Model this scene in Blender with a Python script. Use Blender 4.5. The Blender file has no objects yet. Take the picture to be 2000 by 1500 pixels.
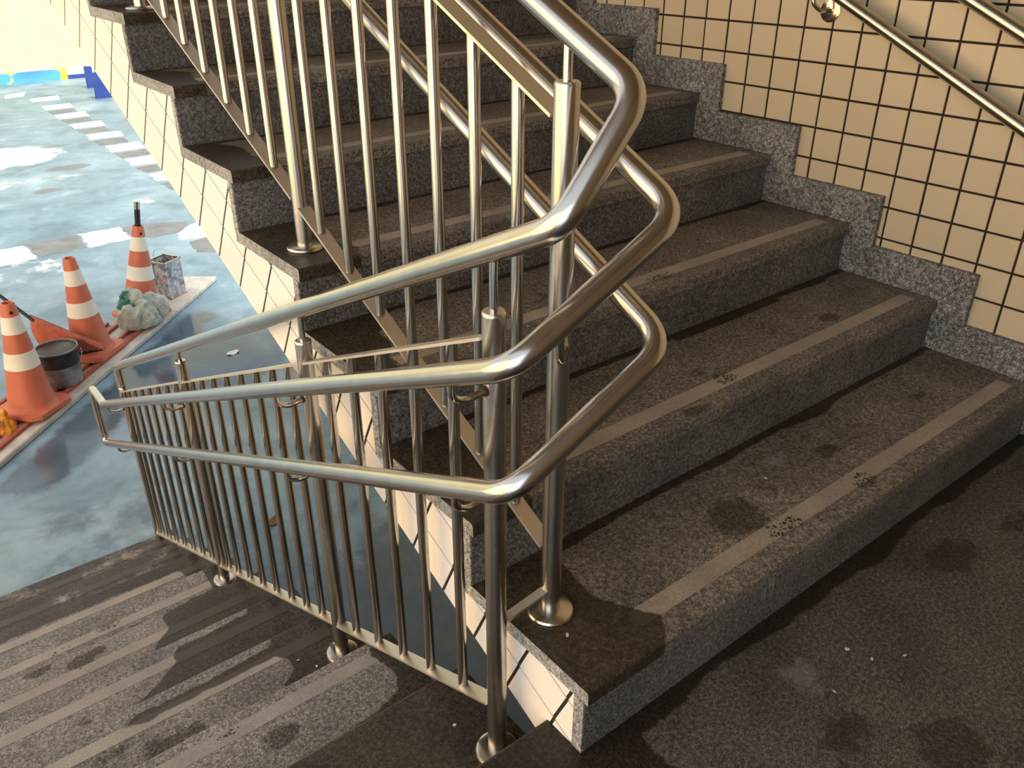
import bpy, bmesh, math, random
from mathutils import Vector, Matrix, noise as mnoise

random.seed(7)
S = bpy.context.scene
COL = S.collection

# ------------------------------------------------------------------ camera
cam_d = bpy.data.cameras.new('camera')
cam = bpy.data.objects.new('camera', cam_d)
COL.objects.link(cam)
S.camera = cam
cam_d.sensor_width = 36.0
cam_d.lens = 1629.328 / 2000 * 36.0
cam_d.shift_x = 0.01337
cam_d.shift_y = -0.00855
cam_d.clip_start = 0.02
cam_d.clip_end = 200
CAM = Vector((-0.714661, -0.684451, 1.284462))
_w = Vector((1.0406219, -0.3513033, -0.5958301))
cam.matrix_world = Matrix.Translation(CAM) @ Matrix.Rotation(_w.length, 4, _w.normalized())

# ------------------------------------------------------------------ world, sun, lights, exposure
wd = bpy.data.worlds.new('sky')
S.world = wd
wd.use_nodes = True
bg = wd.node_tree.nodes['Background']
bg.inputs[0].default_value = (0.88, 0.93, 1.0, 1)
bg.inputs[1].default_value = 1.15

def lamp(kind, name, loc, target, energy, color, **kw):
    d = bpy.data.lights.new(name, kind)
    d.energy = energy
    d.color = color
    for k, v in kw.items():
        setattr(d, k, v)
    o = bpy.data.objects.new(name, d)
    COL.objects.link(o)
    o.location = loc
    o.rotation_euler = (Vector(target) - Vector(loc)).to_track_quat('-Z', 'Y').to_euler()
    return o

lamp('SUN', 'sun', (4, -6, 9), (2.0, -1.0, 2.2), 4.2, (1.0, 0.93, 0.80), angle=0.30)
# added area panel standing in for warm light bounced from the sunlit courtyard
lamp('AREA', 'courtyard_fill', (-4.4, 2.5, 1.25), (0.6, 1.8, 1.25), 270, (1.0, 0.60, 0.27),
     shape='RECTANGLE', size=6.4, size_y=3.4)
# added cool fill panel: offsets the warm light and whitens steel highlights
lamp('AREA', 'landing_cool_fill', (-3.8, -2.0, 1.5), (-0.2, 0.2, 0.5), 62, (0.84, 0.91, 1.0),
     shape='RECTANGLE', size=2.4, size_y=3.0)

S.view_settings.view_transform = 'Standard'
S.view_settings.look = 'None'
S.view_settings.gamma = 1
S.view_settings.use_curve_mapping = False
S.view_settings.exposure = 0.0

# ------------------------------------------------------------------ numbers of the place (metres)
r = 0.155            # rise
g = 0.32249          # going
m = r / g
W = 1.710            # inner width up to the skirting on the right wall
YE = 0.1026          # landing edge above the lower flight
FL = -1.55           # courtyard floor
XU, XL = 0.0772, -0.0411   # railing planes of the upper and lower flight
NU, ND = 10, 9

# ------------------------------------------------------------------ helpers
def link(o, parent=None):
    COL.objects.link(o)
    if parent is not None:
        o.parent = parent
    return o

def mesh_obj(name, verts, faces, mat=None, parent=None, smooth=False):
    me = bpy.data.meshes.new(name)
    me.from_pydata([tuple(v) for v in verts], [], [tuple(f) for f in faces])
    me.update()
    if mat:
        me.materials.append(mat)
    if smooth:
        me.polygons.foreach_set('use_smooth', [True] * len(me.polygons))
    return link(bpy.data.objects.new(name, me), parent)

def bm_obj(name, bm, mat=None, parent=None, smooth=False):
    bmesh.ops.recalc_face_normals(bm, faces=bm.faces)
    me = bpy.data.meshes.new(name)
    bm.to_mesh(me)
    bm.free()
    if mat:
        me.materials.append(mat)
    if smooth:
        me.polygons.foreach_set('use_smooth', [True] * len(me.polygons))
    return link(bpy.data.objects.new(name, me), parent)

def tag(o, label=None, cat=None, group=None, kind=None):
    if label: o['label'] = label
    if cat: o['category'] = cat
    if group: o['group'] = group
    if kind: o['kind'] = kind
    return o

def empty(name, loc=(0, 0, 0)):
    o = bpy.data.objects.new(name, None)
    o.empty_display_size = 0.1
    o.location = loc
    return link(o)

def local(parent, v):
    return Vector(v) - parent.location if parent is not None else Vector(v)

def box(name, lo, hi, mat, parent=None, bevel=0.0):
    bm = bmesh.new()
    off = parent.location if parent is not None else Vector((0, 0, 0))
    vs = [bm.verts.new((x - off.x, y - off.y, z - off.z)) for x in (lo[0], hi[0]) for y in (lo[1], hi[1]) for z in (lo[2], hi[2])]
    for f in ((0, 1, 3, 2), (4, 6, 7, 5), (0, 4, 5, 1), (2, 3, 7, 6), (0, 2, 6, 4), (1, 5, 7, 3)):
        bm.faces.new([vs[i] for i in f])
    if bevel:
        bmesh.ops.bevel(bm, geom=bm.edges[:], offset=bevel, segments=2, affect='EDGES')
    return bm_obj(name, bm, mat, parent)

def prism(name, poly, axis, a, b, mat, parent=None, bevel=0.0):
    """poly: 2D points in the plane normal to axis ('x': (y,z), 'z': (x,y)), extruded a..b"""
    bm = bmesh.new()
    off = parent.location if parent is not None else Vector((0, 0, 0))
    def P(p, t):
        v = Vector((t, p[0], p[1])) if axis == 'x' else (Vector((p[0], p[1], t)) if axis == 'z' else Vector((p[0], t, p[1])))
        return v - off
    A = [bm.verts.new(P(p, a)) for p in poly]
    B = [bm.verts.new(P(p, b)) for p in poly]
    bm.faces.new(A)
    bm.faces.new(B[::-1])
    n = len(poly)
    for i in range(n):
        bm.faces.new([A[i], B[i], B[(i + 1) % n], A[(i + 1) % n]])
    if bevel:
        bmesh.ops.recalc_face_normals(bm, faces=bm.faces)
        bmesh.ops.bevel(bm, geom=bm.edges[:], offset=bevel, segments=1, affect='EDGES')
    return bm_obj(name, bm, mat, parent)

def round_path(pts, rad, seg=8):
    pts = [Vector(p) for p in pts]
    out = [pts[0]]
    for i in range(1, len(pts) - 1):
        p, a, b = pts[i], pts[i - 1], pts[i + 1]
        R_ = rad[i] if isinstance(rad, (list, tuple)) else rad
        da, db = (a - p), (b - p)
        if R_ <= 0:
            out.append(p); continue
        ang = da.angle(db)
        t = min(R_ / math.tan(ang / 2), da.length * 0.48, db.length * 0.48)
        da.normalize(); db.normalize()
        s, e = p + da * t, p + db * t
        for k in range(seg + 1):
            u = k / seg
            out.append(s * (1 - u) ** 2 + p * 2 * u * (1 - u) + e * u * u)
    out.append(pts[-1])
    return out

def tube(name, pts, rad, mat, parent=None, n=18, caps=True):
    pts = [Vector(p) for p in pts]
    off = parent.location if parent is not None else Vector((0, 0, 0))
    N = len(pts)
    tang = []
    for i in range(N):
        a = pts[max(i - 1, 0)]; b = pts[min(i + 1, N - 1)]
        tang.append((b - a).normalized())
    up = Vector((0, 0, 1)) if abs(tang[0].z) < 0.95 else Vector((1, 0, 0))
    u = tang[0].cross(up).normalized()
    verts, faces = [], []
    for i in range(N):
        u = (u - tang[i] * u.dot(tang[i])).normalized()
        v = tang[i].cross(u)
        R_ = rad[i] if isinstance(rad, (list, tuple)) else rad
        for k in range(n):
            a = 2 * math.pi * k / n
            verts.append(pts[i] - off + (u * math.cos(a) + v * math.sin(a)) * R_)
    for i in range(N - 1):
        for k in range(n):
            k2 = (k + 1) % n
            faces.append((i * n + k, i * n + k2, (i + 1) * n + k2, (i + 1) * n + k))
    o_s = len(faces)
    if caps:
        k0 = len(verts)
        verts += verts[:n] + verts[(N - 1) * n:N * n]
        faces.append(tuple(range(k0, k0 + n))[::-1])
        faces.append(tuple(range(k0 + n, k0 + 2 * n)))
    o = mesh_obj(name, verts, faces, mat, parent)
    sm = [True] * o_s + [False] * (len(faces) - o_s)
    o.data.polygons.foreach_set('use_smooth', sm)
    return o

def lathe(name, prof, mat, parent=None, n=40, base=(0, 0, 0), smooth=True):
    """prof: (radius, z) list"""
    verts, faces = [], []
    off = parent.location if parent is not None else Vector((0, 0, 0))
    b = Vector(base) - off
    for (R_, z) in prof:
        for k in range(n):
            a = 2 * math.pi * k / n
            verts.append((b.x + R_ * math.cos(a), b.y + R_ * math.sin(a), b.z + z))
    for i in range(len(prof) - 1):
        for k in range(n):
            k2 = (k + 1) % n
            faces.append((i * n + k, i * n + k2, (i + 1) * n + k2, (i + 1) * n + k))
    if prof[0][0] > 1e-5: faces.append(tuple(range(n))[::-1])
    if prof[-1][0] > 1e-5: faces.append(tuple(range((len(prof) - 1) * n, len(prof) * n)))
    o = mesh_obj(name, verts, faces, mat, parent)
    if smooth:
        md = o.modifiers.new('edge', 'EDGE_SPLIT'); md.split_angle = math.radians(35)
        o.data.polygons.foreach_set('use_smooth', [True] * len(o.data.polygons))
    return o

def fbm(x, y, z=0.0, o=3):
    return mnoise.fractal(Vector((x, y, z)), 1.0, 2.0, o)

# ------------------------------------------------------------------ materials
def new_mat(name):
    mt = bpy.data.materials.new(name)
    mt.use_nodes = True
    nt = mt.node_tree
    b = nt.nodes['Principled BSDF']
    return mt, nt, b

def nd(nt, typ, **kw):
    n = nt.nodes.new(typ)
    for k, v in kw.items():
        if k.startswith('i_'):
            key = k[2:]
            key = int(key) if key.isdigit() else key
            n.inputs[key].default_value = v
        else:
            setattr(n, k, v)
    return n

def L(nt, a, b): nt.links.new(a, b)

def ramp(nt, fac, stops):
    n = nt.nodes.new('ShaderNodeValToRGB')
    cr = n.color_ramp
    while len(cr.elements) < len(stops): cr.elements.new(0.5)
    for e, (p, c) in zip(cr.elements, stops):
        e.position = p
        e.color = c if len(c) == 4 else (*c, 1)
    L(nt, fac, n.inputs[0])
    return n.outputs[0]

def coord(nt):
    return nt.nodes.new('ShaderNodeTexCoord').outputs['Object']

def noise(nt, vec, scale, detail=3, rough=0.55, dist=0.0):
    n = nd(nt, 'ShaderNodeTexNoise')
    n.inputs['Scale'].default_value = scale
    n.inputs['Detail'].default_value = detail
    n.inputs['Roughness'].default_value = rough
    n.inputs['Distortion'].default_value = dist
    L(nt, vec, n.inputs['Vector'])
    return n.outputs['Fac']

def mixc(nt, fac, a, b, mode='MIX'):
    n = nt.nodes.new('ShaderNodeMix')
    n.data_type = 'RGBA'
    n.blend_type = mode
    for sock, v in ((n.inputs[0], fac), (n.inputs[6], a), (n.inputs[7], b)):
        if isinstance(v, (float, int)): sock.default_value = v
        elif isinstance(v, tuple): sock.default_value = (*v, 1) if len(v) == 3 else v
        else: L(nt, v, sock)
    return n.outputs[2]

def mth(nt, op, a, b=None, c=None, clamp=False):
    n = nt.nodes.new('ShaderNodeMath')
    n.operation = op
    n.use_clamp = clamp
    for i, v in enumerate((a, b, c)):
        if v is None: continue
        if isinstance(v, (float, int)): n.inputs[i].default_value = v
        else: L(nt, v, n.inputs[i])
    return n.outputs[0]

def attr(nt, name):
    n = nt.nodes.new('ShaderNodeAttribute')
    n.attribute_name = name
    return n.outputs['Fac']

def sstep(nt, v, a, b):
    n = nt.nodes.new('ShaderNodeMapRange')
    n.interpolation_type = 'SMOOTHSTEP'
    n.inputs[1].default_value = a
    n.inputs[2].default_value = b
    L(nt, v, n.inputs[0])
    return n.outputs[0]

def bump(nt, h, bsdf, strength=0.3, dist=0.002):
    n = nt.nodes.new('ShaderNodeBump')
    n.inputs['Strength'].default_value = strength
    n.inputs['Distance'].default_value = dist
    L(nt, h, n.inputs['Height'])
    L(nt, n.outputs[0], bsdf.inputs['Normal'])

def plain(name, col, rough=0.6, metal=0.0, var=0.12, vscale=18, spec=None, bmp=0.0):
    mt, nt, b = new_mat(name)
    c = coord(nt)
    n = noise(nt, c, vscale, 4)
    dark = tuple(v * (1 - var) for v in col)
    lite = tuple(min(1, v * (1 + var)) for v in col)
    L(nt, ramp(nt, n, [(0.3, dark), (0.7, lite)]), b.inputs['Base Color'])
    b.inputs['Roughness'].default_value = rough
    b.inputs['Metallic'].default_value = metal
    if spec is not None: b.inputs['Specular IOR Level'].default_value = spec
    if bmp: bump(nt, n, b, bmp, 0.003)
    return mt

def granite(name, dark, mid, lite, attrs=True, scale=1.0, rough=0.72):
    """speckled granite; wet/dirt/pale are stains of their own shape stored on the mesh"""
    mt, nt, b = new_mat(name)
    c = coord(nt)
    s1 = noise(nt, c, 360 * scale, 3, 0.7)
    s2 = noise(nt, c, 120 * scale, 3, 0.6)
    big = noise(nt, c, 5.0, 4, 0.6)
    sp = mth(nt, 'ADD', mth(nt, 'MULTIPLY', s1, 0.62), mth(nt, 'MULTIPLY', s2, 0.38))
    col = ramp(nt, sp, [(0.40, dark), (0.51, mid), (0.63, lite)])
    col = mixc(nt, 1.0, col, ramp(nt, big, [(0.30, (0.62, 0.61, 0.62)), (0.70, (1.12, 1.10, 1.06))]), 'MULTIPLY')
    rg = None
    if attrs:
        edge = noise(nt, c, 38, 4, 0.6)
        pale = mth(nt, 'ADD', attr(nt, 'pale'), mth(nt, 'MULTIPLY', mth(nt, 'SUBTRACT', noise(nt, c, 26, 5, 0.65), 0.5), 1.6))
        col = mixc(nt, mth(nt, 'MULTIPLY', sstep(nt, pale, 0.50, 1.0), mth(nt, 'MULTIPLY', s2, 1.1)), col, (0.22, 0.235, 0.25))
        vor = nd(nt, 'ShaderNodeTexVoronoi', feature='DISTANCE_TO_EDGE')
        vor.inputs['Scale'].default_value = 95
        L(nt, c, vor.inputs['Vector'])
        cell = sstep(nt, vor.outputs['Distance'], 0.04, 0.16)
        dirt = mth(nt, 'ADD', attr(nt, 'dirt'), mth(nt, 'MULTIPLY', mth(nt, 'SUBTRACT', noise(nt, c, 34, 4, 0.6), 0.5), 1.3))
        dm = mth(nt, 'MULTIPLY', sstep(nt, dirt, 0.45, 0.75), mth(nt, 'ADD', mth(nt, 'MULTIPLY', cell, 0.28), 0.5))
        col = mixc(nt, dm, col, (0.022, 0.015, 0.010))
        wet = mth(nt, 'ADD', attr(nt, 'wet'), mth(nt, 'MULTIPLY', mth(nt, 'SUBTRACT', edge, 0.5), 0.30))
        wm = sstep(nt, wet, 0.44, 0.60)
        col = mixc(nt, wm, col, mixc(nt, 1.0, col, (0.27, 0.235, 0.20), 'MULTIPLY'))
        rg = mth(nt, 'MULTIPLY_ADD', wm, -0.27, rough)
        L(nt, rg, b.inputs['Roughness'])
    else:
        b.inputs['Roughness'].default_value = rough
        mp = nd(nt, 'ShaderNodeMapping')
        mp.inputs['Scale'].default_value = (1, 1, 0.22)
        mp.inputs['Rotation'].default_value = (0, 0.35, 0)
        L(nt, c, mp.inputs['Vector'])
        sc = sstep(nt, mth(nt, 'ADD', mth(nt, 'MULTIPLY', noise(nt, mp.outputs[0], 60, 4, 0.7), 0.5), mth(nt, 'MULTIPLY', noise(nt, c, 3.1, 2, 0.5), 0.5)), 0.625, 0.68)
        col = mixc(nt, mth(nt, 'MULTIPLY', sc, 0.55), col, (0.42, 0.42, 0.40))
    L(nt, col, b.inputs['Base Color'])
    b.inputs['Specular IOR Level'].default_value = 0.35
    bump(nt, sp, b, 0.25, 0.001)
    return mt

M_TREAD = granite('tread_granite', (0.046, 0.041, 0.035), (0.190, 0.172, 0.150), (0.45, 0.415, 0.37))
M_LTREAD = granite('cool_lit_lower_granite', (0.072, 0.071, 0.073), (0.215, 0.212, 0.215), (0.46, 0.455, 0.46))  # greyer than the upper treads: cool light on the lower flight put into colour
M_LAND = granite('landing_granite', (0.027, 0.025, 0.0235), (0.098, 0.092, 0.087), (0.26, 0.247, 0.235))
M_RISER = granite('riser_granite', (0.042, 0.042, 0.041), (0.135, 0.134, 0.131), (0.34, 0.335, 0.325), attrs=False)
M_SKIRT = granite('skirting_granite', (0.030, 0.031, 0.031), (0.20, 0.202, 0.20), (0.60, 0.60, 0.59), attrs=False, scale=0.8)
M_EDGE = granite('slab_edge_granite', (0.10, 0.11, 0.115), (0.30, 0.32, 0.325), (0.58, 0.60, 0.60), attrs=False, scale=0.7)

def strip_mat(name, ca, cb, cw):
    mt, nt, b = new_mat(name)
    c = coord(nt)
    n1 = noise(nt, c, 260, 2, 0.6)
    big = noise(nt, c, 7, 4, 0.6)
    col = ramp(nt, n1, [(0.35, ca), (0.7, cb)])
    col = mixc(nt, 1.0, col, ramp(nt, big, [(0.3, (0.75, 0.75, 0.76)), (0.7, (1.05, 1.03, 1.0))]), 'MULTIPLY')
    wet = mth(nt, 'ADD', attr(nt, 'wet'), mth(nt, 'MULTIPLY', mth(nt, 'SUBTRACT', noise(nt, c, 38, 4, 0.6), 0.5), 0.30))
    wm = sstep(nt, wet, 0.44, 0.60)
    col = mixc(nt, wm, col, cw)
    b.inputs['Specular IOR Level'].default_value = 0.3
    dirt = mth(nt, 'ADD', attr(nt, 'dirt'), mth(nt, 'MULTIPLY', mth(nt, 'SUBTRACT', noise(nt, c, 45, 4, 0.6), 0.5), 1.8))
    vor = nd(nt, 'ShaderNodeTexVoronoi', feature='DISTANCE_TO_EDGE')
    vor.inputs['Scale'].default_value = 85
    L(nt, c, vor.inputs['Vector'])
    cell = sstep(nt, vor.outputs['Distance'], 0.08, 0.16)
    col = mixc(nt, mth(nt, 'MULTIPLY', mth(nt, 'MULTIPLY', sstep(nt, dirt, 0.45, 0.65), 0.9), cell), col, (0.03, 0.022, 0.015))
    L(nt, col, b.inputs['Base Color'])
    L(nt, mth(nt, 'MULTIPLY_ADD', wm, -0.27, 0.75), b.inputs['Roughness'])
    return mt
M_STRIP = strip_mat('anti_slip_strip', (0.32, 0.275, 0.225), (0.45, 0.395, 0.33), (0.060, 0.048, 0.038))
M_LSTRIP = strip_mat('worn_anti_slip_strip', (0.29, 0.278, 0.268), (0.41, 0.395, 0.38), (0.078, 0.068, 0.061))

def steel(name, col, r0, r1, streak=(1, 1, 1)):
    mt, nt, b = new_mat(name)
    c = coord(nt)
    mp = nd(nt, 'ShaderNodeMapping')
    mp.inputs['Scale'].default_value = streak
    L(nt, c, mp.inputs['Vector'])
    n1 = noise(nt, mp.outputs[0], 14, 5, 0.65)
    n2 = noise(nt, c, 90, 3, 0.6)
    L(nt, ramp(nt, n1, [(0.3, tuple(v * 0.90 for v in col)), (0.7, col)]), b.inputs['Base Color'])
    L(nt, mth(nt, 'MULTIPLY_ADD', n1, r1 - r0, r0), b.inputs['Roughness'])
    b.inputs['Metallic'].default_value = 1.0
    bump(nt, n2, b, 0.03, 0.0004)
    return mt
M_RAIL = steel('brushed_steel', (0.60, 0.58, 0.55), 0.15, 0.29)
M_STEEL = steel('polished_steel', (0.60, 0.57, 0.52), 0.07, 0.18)
M_BAL = steel('baluster_steel', (0.60, 0.57, 0.52), 0.14, 0.22)
M_POST = steel('satin_steel', (0.60, 0.57, 0.52), 0.20, 0.32)
M_FLAT = steel('matt_steel', (0.70, 0.66, 0.60), 0.38, 0.60)
M_RUST = plain('rusty_weld', (0.09, 0.036, 0.012), 0.7, 0.3, 0.4, 60)

def tile_mat(name, col):
    mt, nt, b = new_mat(name)
    oi = nt.nodes.new('ShaderNodeObjectInfo')
    tint = ramp(nt, oi.outputs['Random'], [(0.0, tuple(v * 0.955 for v in col)), (1.0, col)])
    n = noise(nt, coord(nt), 9, 3)
    L(nt, mixc(nt, 1.0, tint, ramp(nt, n, [(0.3, (0.965, 0.96, 0.95)), (0.7, (1, 1, 1))]), 'MULTIPLY'), b.inputs['Base Color'])
    b.inputs['Roughness'].default_value = 0.30
    b.inputs['Specular IOR Level'].default_value = 0.4
    return mt
M_TILE = tile_mat('cream_tile', (0.63, 0.535, 0.375))
M_STILE = tile_mat('white_tile', (0.84, 0.82, 0.78))
M_GROUT = plain('dark_grout', (0.020, 0.014, 0.009), 0.9, 0, 0.3, 60)
M_CONC = plain('raw_concrete', (0.085, 0.08, 0.075), 0.9, 0, 0.3, 12)
M_CEIL = plain('ceiling_plaster', (0.20, 0.15, 0.10), 0.9, 0, 0.1, 5)
M_BACK = plain('back_wall_plaster', (0.22, 0.175, 0.13), 0.9, 0, 0.1, 5)

def wall_tile_pattern():
    """the tiled wall beyond the built tiles: same grid, joints as fine relief"""
    mt, nt, b = new_mat('tiled_wall')
    c = coord(nt)
    sx = nd(nt, 'ShaderNodeSeparateXYZ'); L(nt, c, sx.inputs[0])
    def joint(v, o, p):
        f = mth(nt, 'FRACT', mth(nt, 'DIVIDE', mth(nt, 'SUBTRACT', v, o), p))
        d = mth(nt, 'MINIMUM', f, mth(nt, 'SUBTRACT', 1.0, f))
        return mth(nt, 'LESS_THAN', d, 0.034)
    j = mth(nt, 'MAXIMUM', joint(sx.outputs[1], TY0, TPY), joint(sx.outputs[2], TZ0, TPZ))
    L(nt, mixc(nt, j, (0.63, 0.535, 0.375), (0.020, 0.014, 0.009)), b.inputs['Base Color'])
    b.inputs['Roughness'].default_value = 0.4
    return mt
TY0, TPY, TZ0, TPZ = 0.5435, 0.0963, 0.4395, 0.0957
M_WALLPAT = wall_tile_pattern()

def blue_floor():
    mt, nt, b = new_mat('blue_painted_floor')
    c = coord(nt)
    n1 = noise(nt, c, 0.55, 5, 0.62, 0.4)
    n2 = noise(nt, c, 3.0, 6, 0.65)
    n3 = noise(nt, c, 24, 4, 0.6)
    n4 = noise(nt, c, 1.5, 7, 0.7, 0.6)
    col = ramp(nt, n1, [(0.32, (0.135, 0.235, 0.305)), (0.55, (0.225, 0.345, 0.425)), (0.75, (0.40, 0.51, 0.575))])
    col = mixc(nt, mth(nt, 'MULTIPLY', sstep(nt, n2, 0.52, 0.75), 0.55), col, (0.46, 0.55, 0.60))
    col = mixc(nt, mth(nt, 'MULTIPLY', sstep(nt, n3, 0.62, 0.72), 0.35), col, (0.34, 0.46, 0.62))
    col = mixc(nt, 1.0, col, ramp(nt, n4, [(0.30, (0.55, 0.58, 0.60)), (0.52, (0.95, 0.96, 0.97)), (0.72, (1.15, 1.12, 1.1))]), 'MULTIPLY')
    pl_ = mth(nt, 'ADD', attr(nt, 'pale'), mth(nt, 'MULTIPLY', mth(nt, 'SUBTRACT', n2, 0.5), 1.4))
    col = mixc(nt, sstep(nt, pl_, 0.42, 0.72), col, (0.80, 0.83, 0.84))
    dk_ = mth(nt, 'ADD', attr(nt, 'dirt'), mth(nt, 'MULTIPLY', mth(nt, 'SUBTRACT', n2, 0.5), 1.0))
    col = mixc(nt, mth(nt, 'MULTIPLY', sstep(nt, dk_, 0.42, 0.75), 0.8), col, (0.15, 0.16, 0.17))
    wet = attr(nt, 'wet')
    w2 = mth(nt, 'ADD', wet, mth(nt, 'MULTIPLY', mth(nt, 'SUBTRACT', n2, 0.5), 0.7))
    wm = sstep(nt, w2, 0.40, 0.58)
    col = mixc(nt, wm, col, mixc(nt, 1.0, col, (0.34, 0.37, 0.40), 'MULTIPLY'))
    L(nt, col, b.inputs['Base Color'])
    L(nt, mth(nt, 'MULTIPLY_ADD', wm, -0.36, mth(nt, 'MULTIPLY_ADD', n2, 0.3, 0.32)), b.inputs['Roughness'])
    bump(nt, n3, b, 0.08, 0.002)
    return mt
M_FLOOR = blue_floor()
M_WHITEP = plain('white_floor_paint', (0.82, 0.83, 0.82), 0.6, 0, 0.06, 6)
M_GREYP = plain('grey_floor_paint', (0.19, 0.20, 0.21), 0.6, 0, 0.22, 5)
M_YELLOW = plain('yellow_wall_paint', (0.86, 0.76, 0.47), 0.8, 0, 0.03, 2)
M_BLUEP = plain('blue_wall_paint', (0.035, 0.075, 0.33), 0.6, 0, 0.15, 4)
M_PANELW = plain('pale_wall_panel', (0.70, 0.71, 0.70), 0.7, 0, 0.05, 4)

def mural():
    mt, nt, b = new_mat('mural_paint')
    c = coord(nt)
    n1 = noise(nt, c, 0.9, 2, 0.5)
    n2 = noise(nt, c, 2.2, 2, 0.4)
    col = ramp(nt, n1, [(0.35, (0.10, 0.28, 0.75)), (0.48, (0.13, 0.50, 0.80)), (0.62, (0.12, 0.52, 0.52))])
    col = mixc(nt, sstep(nt, n2, 0.60, 0.63), col, (0.85, 0.62, 0.08))
    L(nt, col, b.inputs['Base Color'])
    b.inputs['Roughness'].default_value = 0.7
    return mt
M_MURAL = mural()

# ------------------------------------------------------------------ stain shapes
def seg_d(px, py, ax, ay, bx, by):
    dx, dy = bx - ax, by - ay
    t = max(0, min(1, ((px - ax) * dx + (py - ay) * dy) / (dx * dx + dy * dy + 1e-12)))
    return math.hypot(px - ax - t * dx, py - ay - t * dy)

def poly_sd(px, py, poly):
    ins = False
    d = 1e9
    n = len(poly)
    for i in range(n):
        ax, ay = poly[i]; bx, by = poly[(i + 1) % n]
        d = min(d, seg_d(px, py, ax, ay, bx, by))
        if (ay > py) != (by > py) and px < (bx - ax) * (py - ay) / (by - ay) + ax:
            ins = not ins
    return -d if ins else d

def soft(sd, w=0.02):
    return max(0.0, min(1.0, 0.5 - sd / w * 0.5))

def blot(x, y, spots):
    v = 0.0
    for (cx, cy, rx, ry, s) in spots:
        q = ((x - cx) / rx) ** 2 + ((y - cy) / ry) ** 2
        v = max(v, s * max(0.0, 1.15 - q * 0.75))
    return v

def stain_attrs(me, wet, dirt=None, pale=None, off=Vector((0, 0, 0))):
    n = len(me.vertices)
    for nm, fn in (('wet', wet), ('dirt', dirt), ('pale', pale)):
        a = me.attributes.new(nm, 'FLOAT', 'POINT')
        if fn is None:
            vals = [0.0] * n
        else:
            vals = [fn(v.co.x + off.x, v.co.y + off.y) for v in me.vertices]
        a.data.foreach_set('value', vals)

def slab(name, x0, x1, y0, y1, z, th, mat, parent, nose, wet, dirt=None, pale=None, step=0.0125, edge_mat=None):
    """stone slab with a finely divided top (for the stains) and a rounded nosing on side nose ('y0' or 'y1')"""
    off = parent.location
    nx = max(2, int((x1 - x0) / step)); ny = max(2, int((y1 - y0) / step))
    xs = [x0 + (x1 - x0) * i / nx for i in range(nx + 1)]
    ys = [y0 + (y1 - y0) * j / ny for j in range(ny + 1)]
    rows = [(y, z) for y in ys]
    e = 0.006
    if nose == 'y0':
        rows = [(y0, z - th), (y0, z - e), (y0 + e * 0.3, z - e * 0.3), (y0 + e, z)] + [(y, z) for y in ys if y > y0 + e * 1.3] + [(y1, z - th)]
    elif nose == 'y1':
        rows = [(y0, z - th)] + [(y, z) for y in ys if y < y1 - e * 1.3] + [(y1 - e, z), (y1 - e * 0.3, z - e * 0.3), (y1, z - e), (y1, z - th)]
    else:
        rows = [(y0, z - th)] + rows + [(y1, z - th)]
    K = len(rows)
    verts = [(x - off.x, y - off.y, zz - off.z) for x in xs for (y, zz) in rows]
    faces = []
    mats = []
    for i in range(nx):
        for j in range(K - 1):
            faces.append((i * K + j, (i + 1) * K + j, (i + 1) * K + j + 1, i * K + j + 1)); mats.append(0)
        faces.append((i * K, i * K + K - 1, (i + 1) * K + K - 1, (i + 1) * K)); mats.append(0)
    faces.append(tuple(range(K))); mats.append(1)
    faces.append(tuple(range(nx * K, nx * K + K))[::-1]); mats.append(1)
    o = mesh_obj(name, verts, faces, mat, parent)
    o.data.materials.append(edge_mat or mat)
    o.data.polygons.foreach_set('material_index', mats)
    stain_attrs(o.data, wet, dirt, pale, off)
    return o

# ================================================================== SETTING
# ---- courtyard floor
def floor_wet_shade(x, y):
    v = 0.10
    # damp floor, darkened further for the shade under and in front of the stairs
    v += 0.36 * max(0.0, min(1.0, (4.9 - y) / 1.2)) + 0.4 * max(0.0, min(1.0, (2.6 - y) / 1.0))
    v = max(v, soft(poly_sd(x, y, [(0.70, 5.30), (1.19, 5.55), (1.60, 5.35), (1.50, 4.75), (1.02, 4.45), (0.30, 5.0)]), 0.35))
    v = max(v, soft(poly_sd(x, y, [(-0.6, 4.2), (0.25, 5.1), (1.2, 6.0), (1.3, 5.8), (0.4, 4.7), (-0.4, 4.0)]), 0.3))
    return v
nx, ny = 200, 260
fx = [-12 + 26 * (i / nx) for i in range(nx + 1)]
fy = [-3 + 24.5 * (j / ny) for j in range(ny + 1)]
fl = mesh_obj('floor', [(x, y, FL) for x in fx for y in fy],
              [(i * (ny + 1) + j, (i + 1) * (ny + 1) + j, (i + 1) * (ny + 1) + j + 1, i * (ny + 1) + j + 1) for i in range(nx) for j in range(ny)], M_FLOOR)
F_PALE = [(1.15, 13.0, 0.75, 0.8, 0.8), (0.7, 11.4, 0.5, 0.5, 0.5), (1.35, 11.4, 0.5, 0.3, 0.5), (1.1, 9.9, 0.5, 0.35, 0.35), (0.2, 8.0, 0.8, 0.4, 0.45), (2.1, 7.3, 0.3, 0.25, 0.5), (1.9, 9.6, 0.4, 0.4, 0.35)]
F_DARK = [(1.6, 11.9, 0.32, 0.20, 0.95), (1.12, 10.82, 0.22, 0.15, 0.95), (1.75, 13.4, 0.35, 0.15, 0.7), (1.75, 11.1, 0.12, 0.08, 0.6)]
stain_attrs(fl.data, floor_wet_shade, lambda x, y: blot(x, y, F_DARK), lambda x, y: blot(x, y, F_PALE))
tag(fl, 'worn pale blue painted courtyard floor below the stairs', 'floor', kind='structure')

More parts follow.
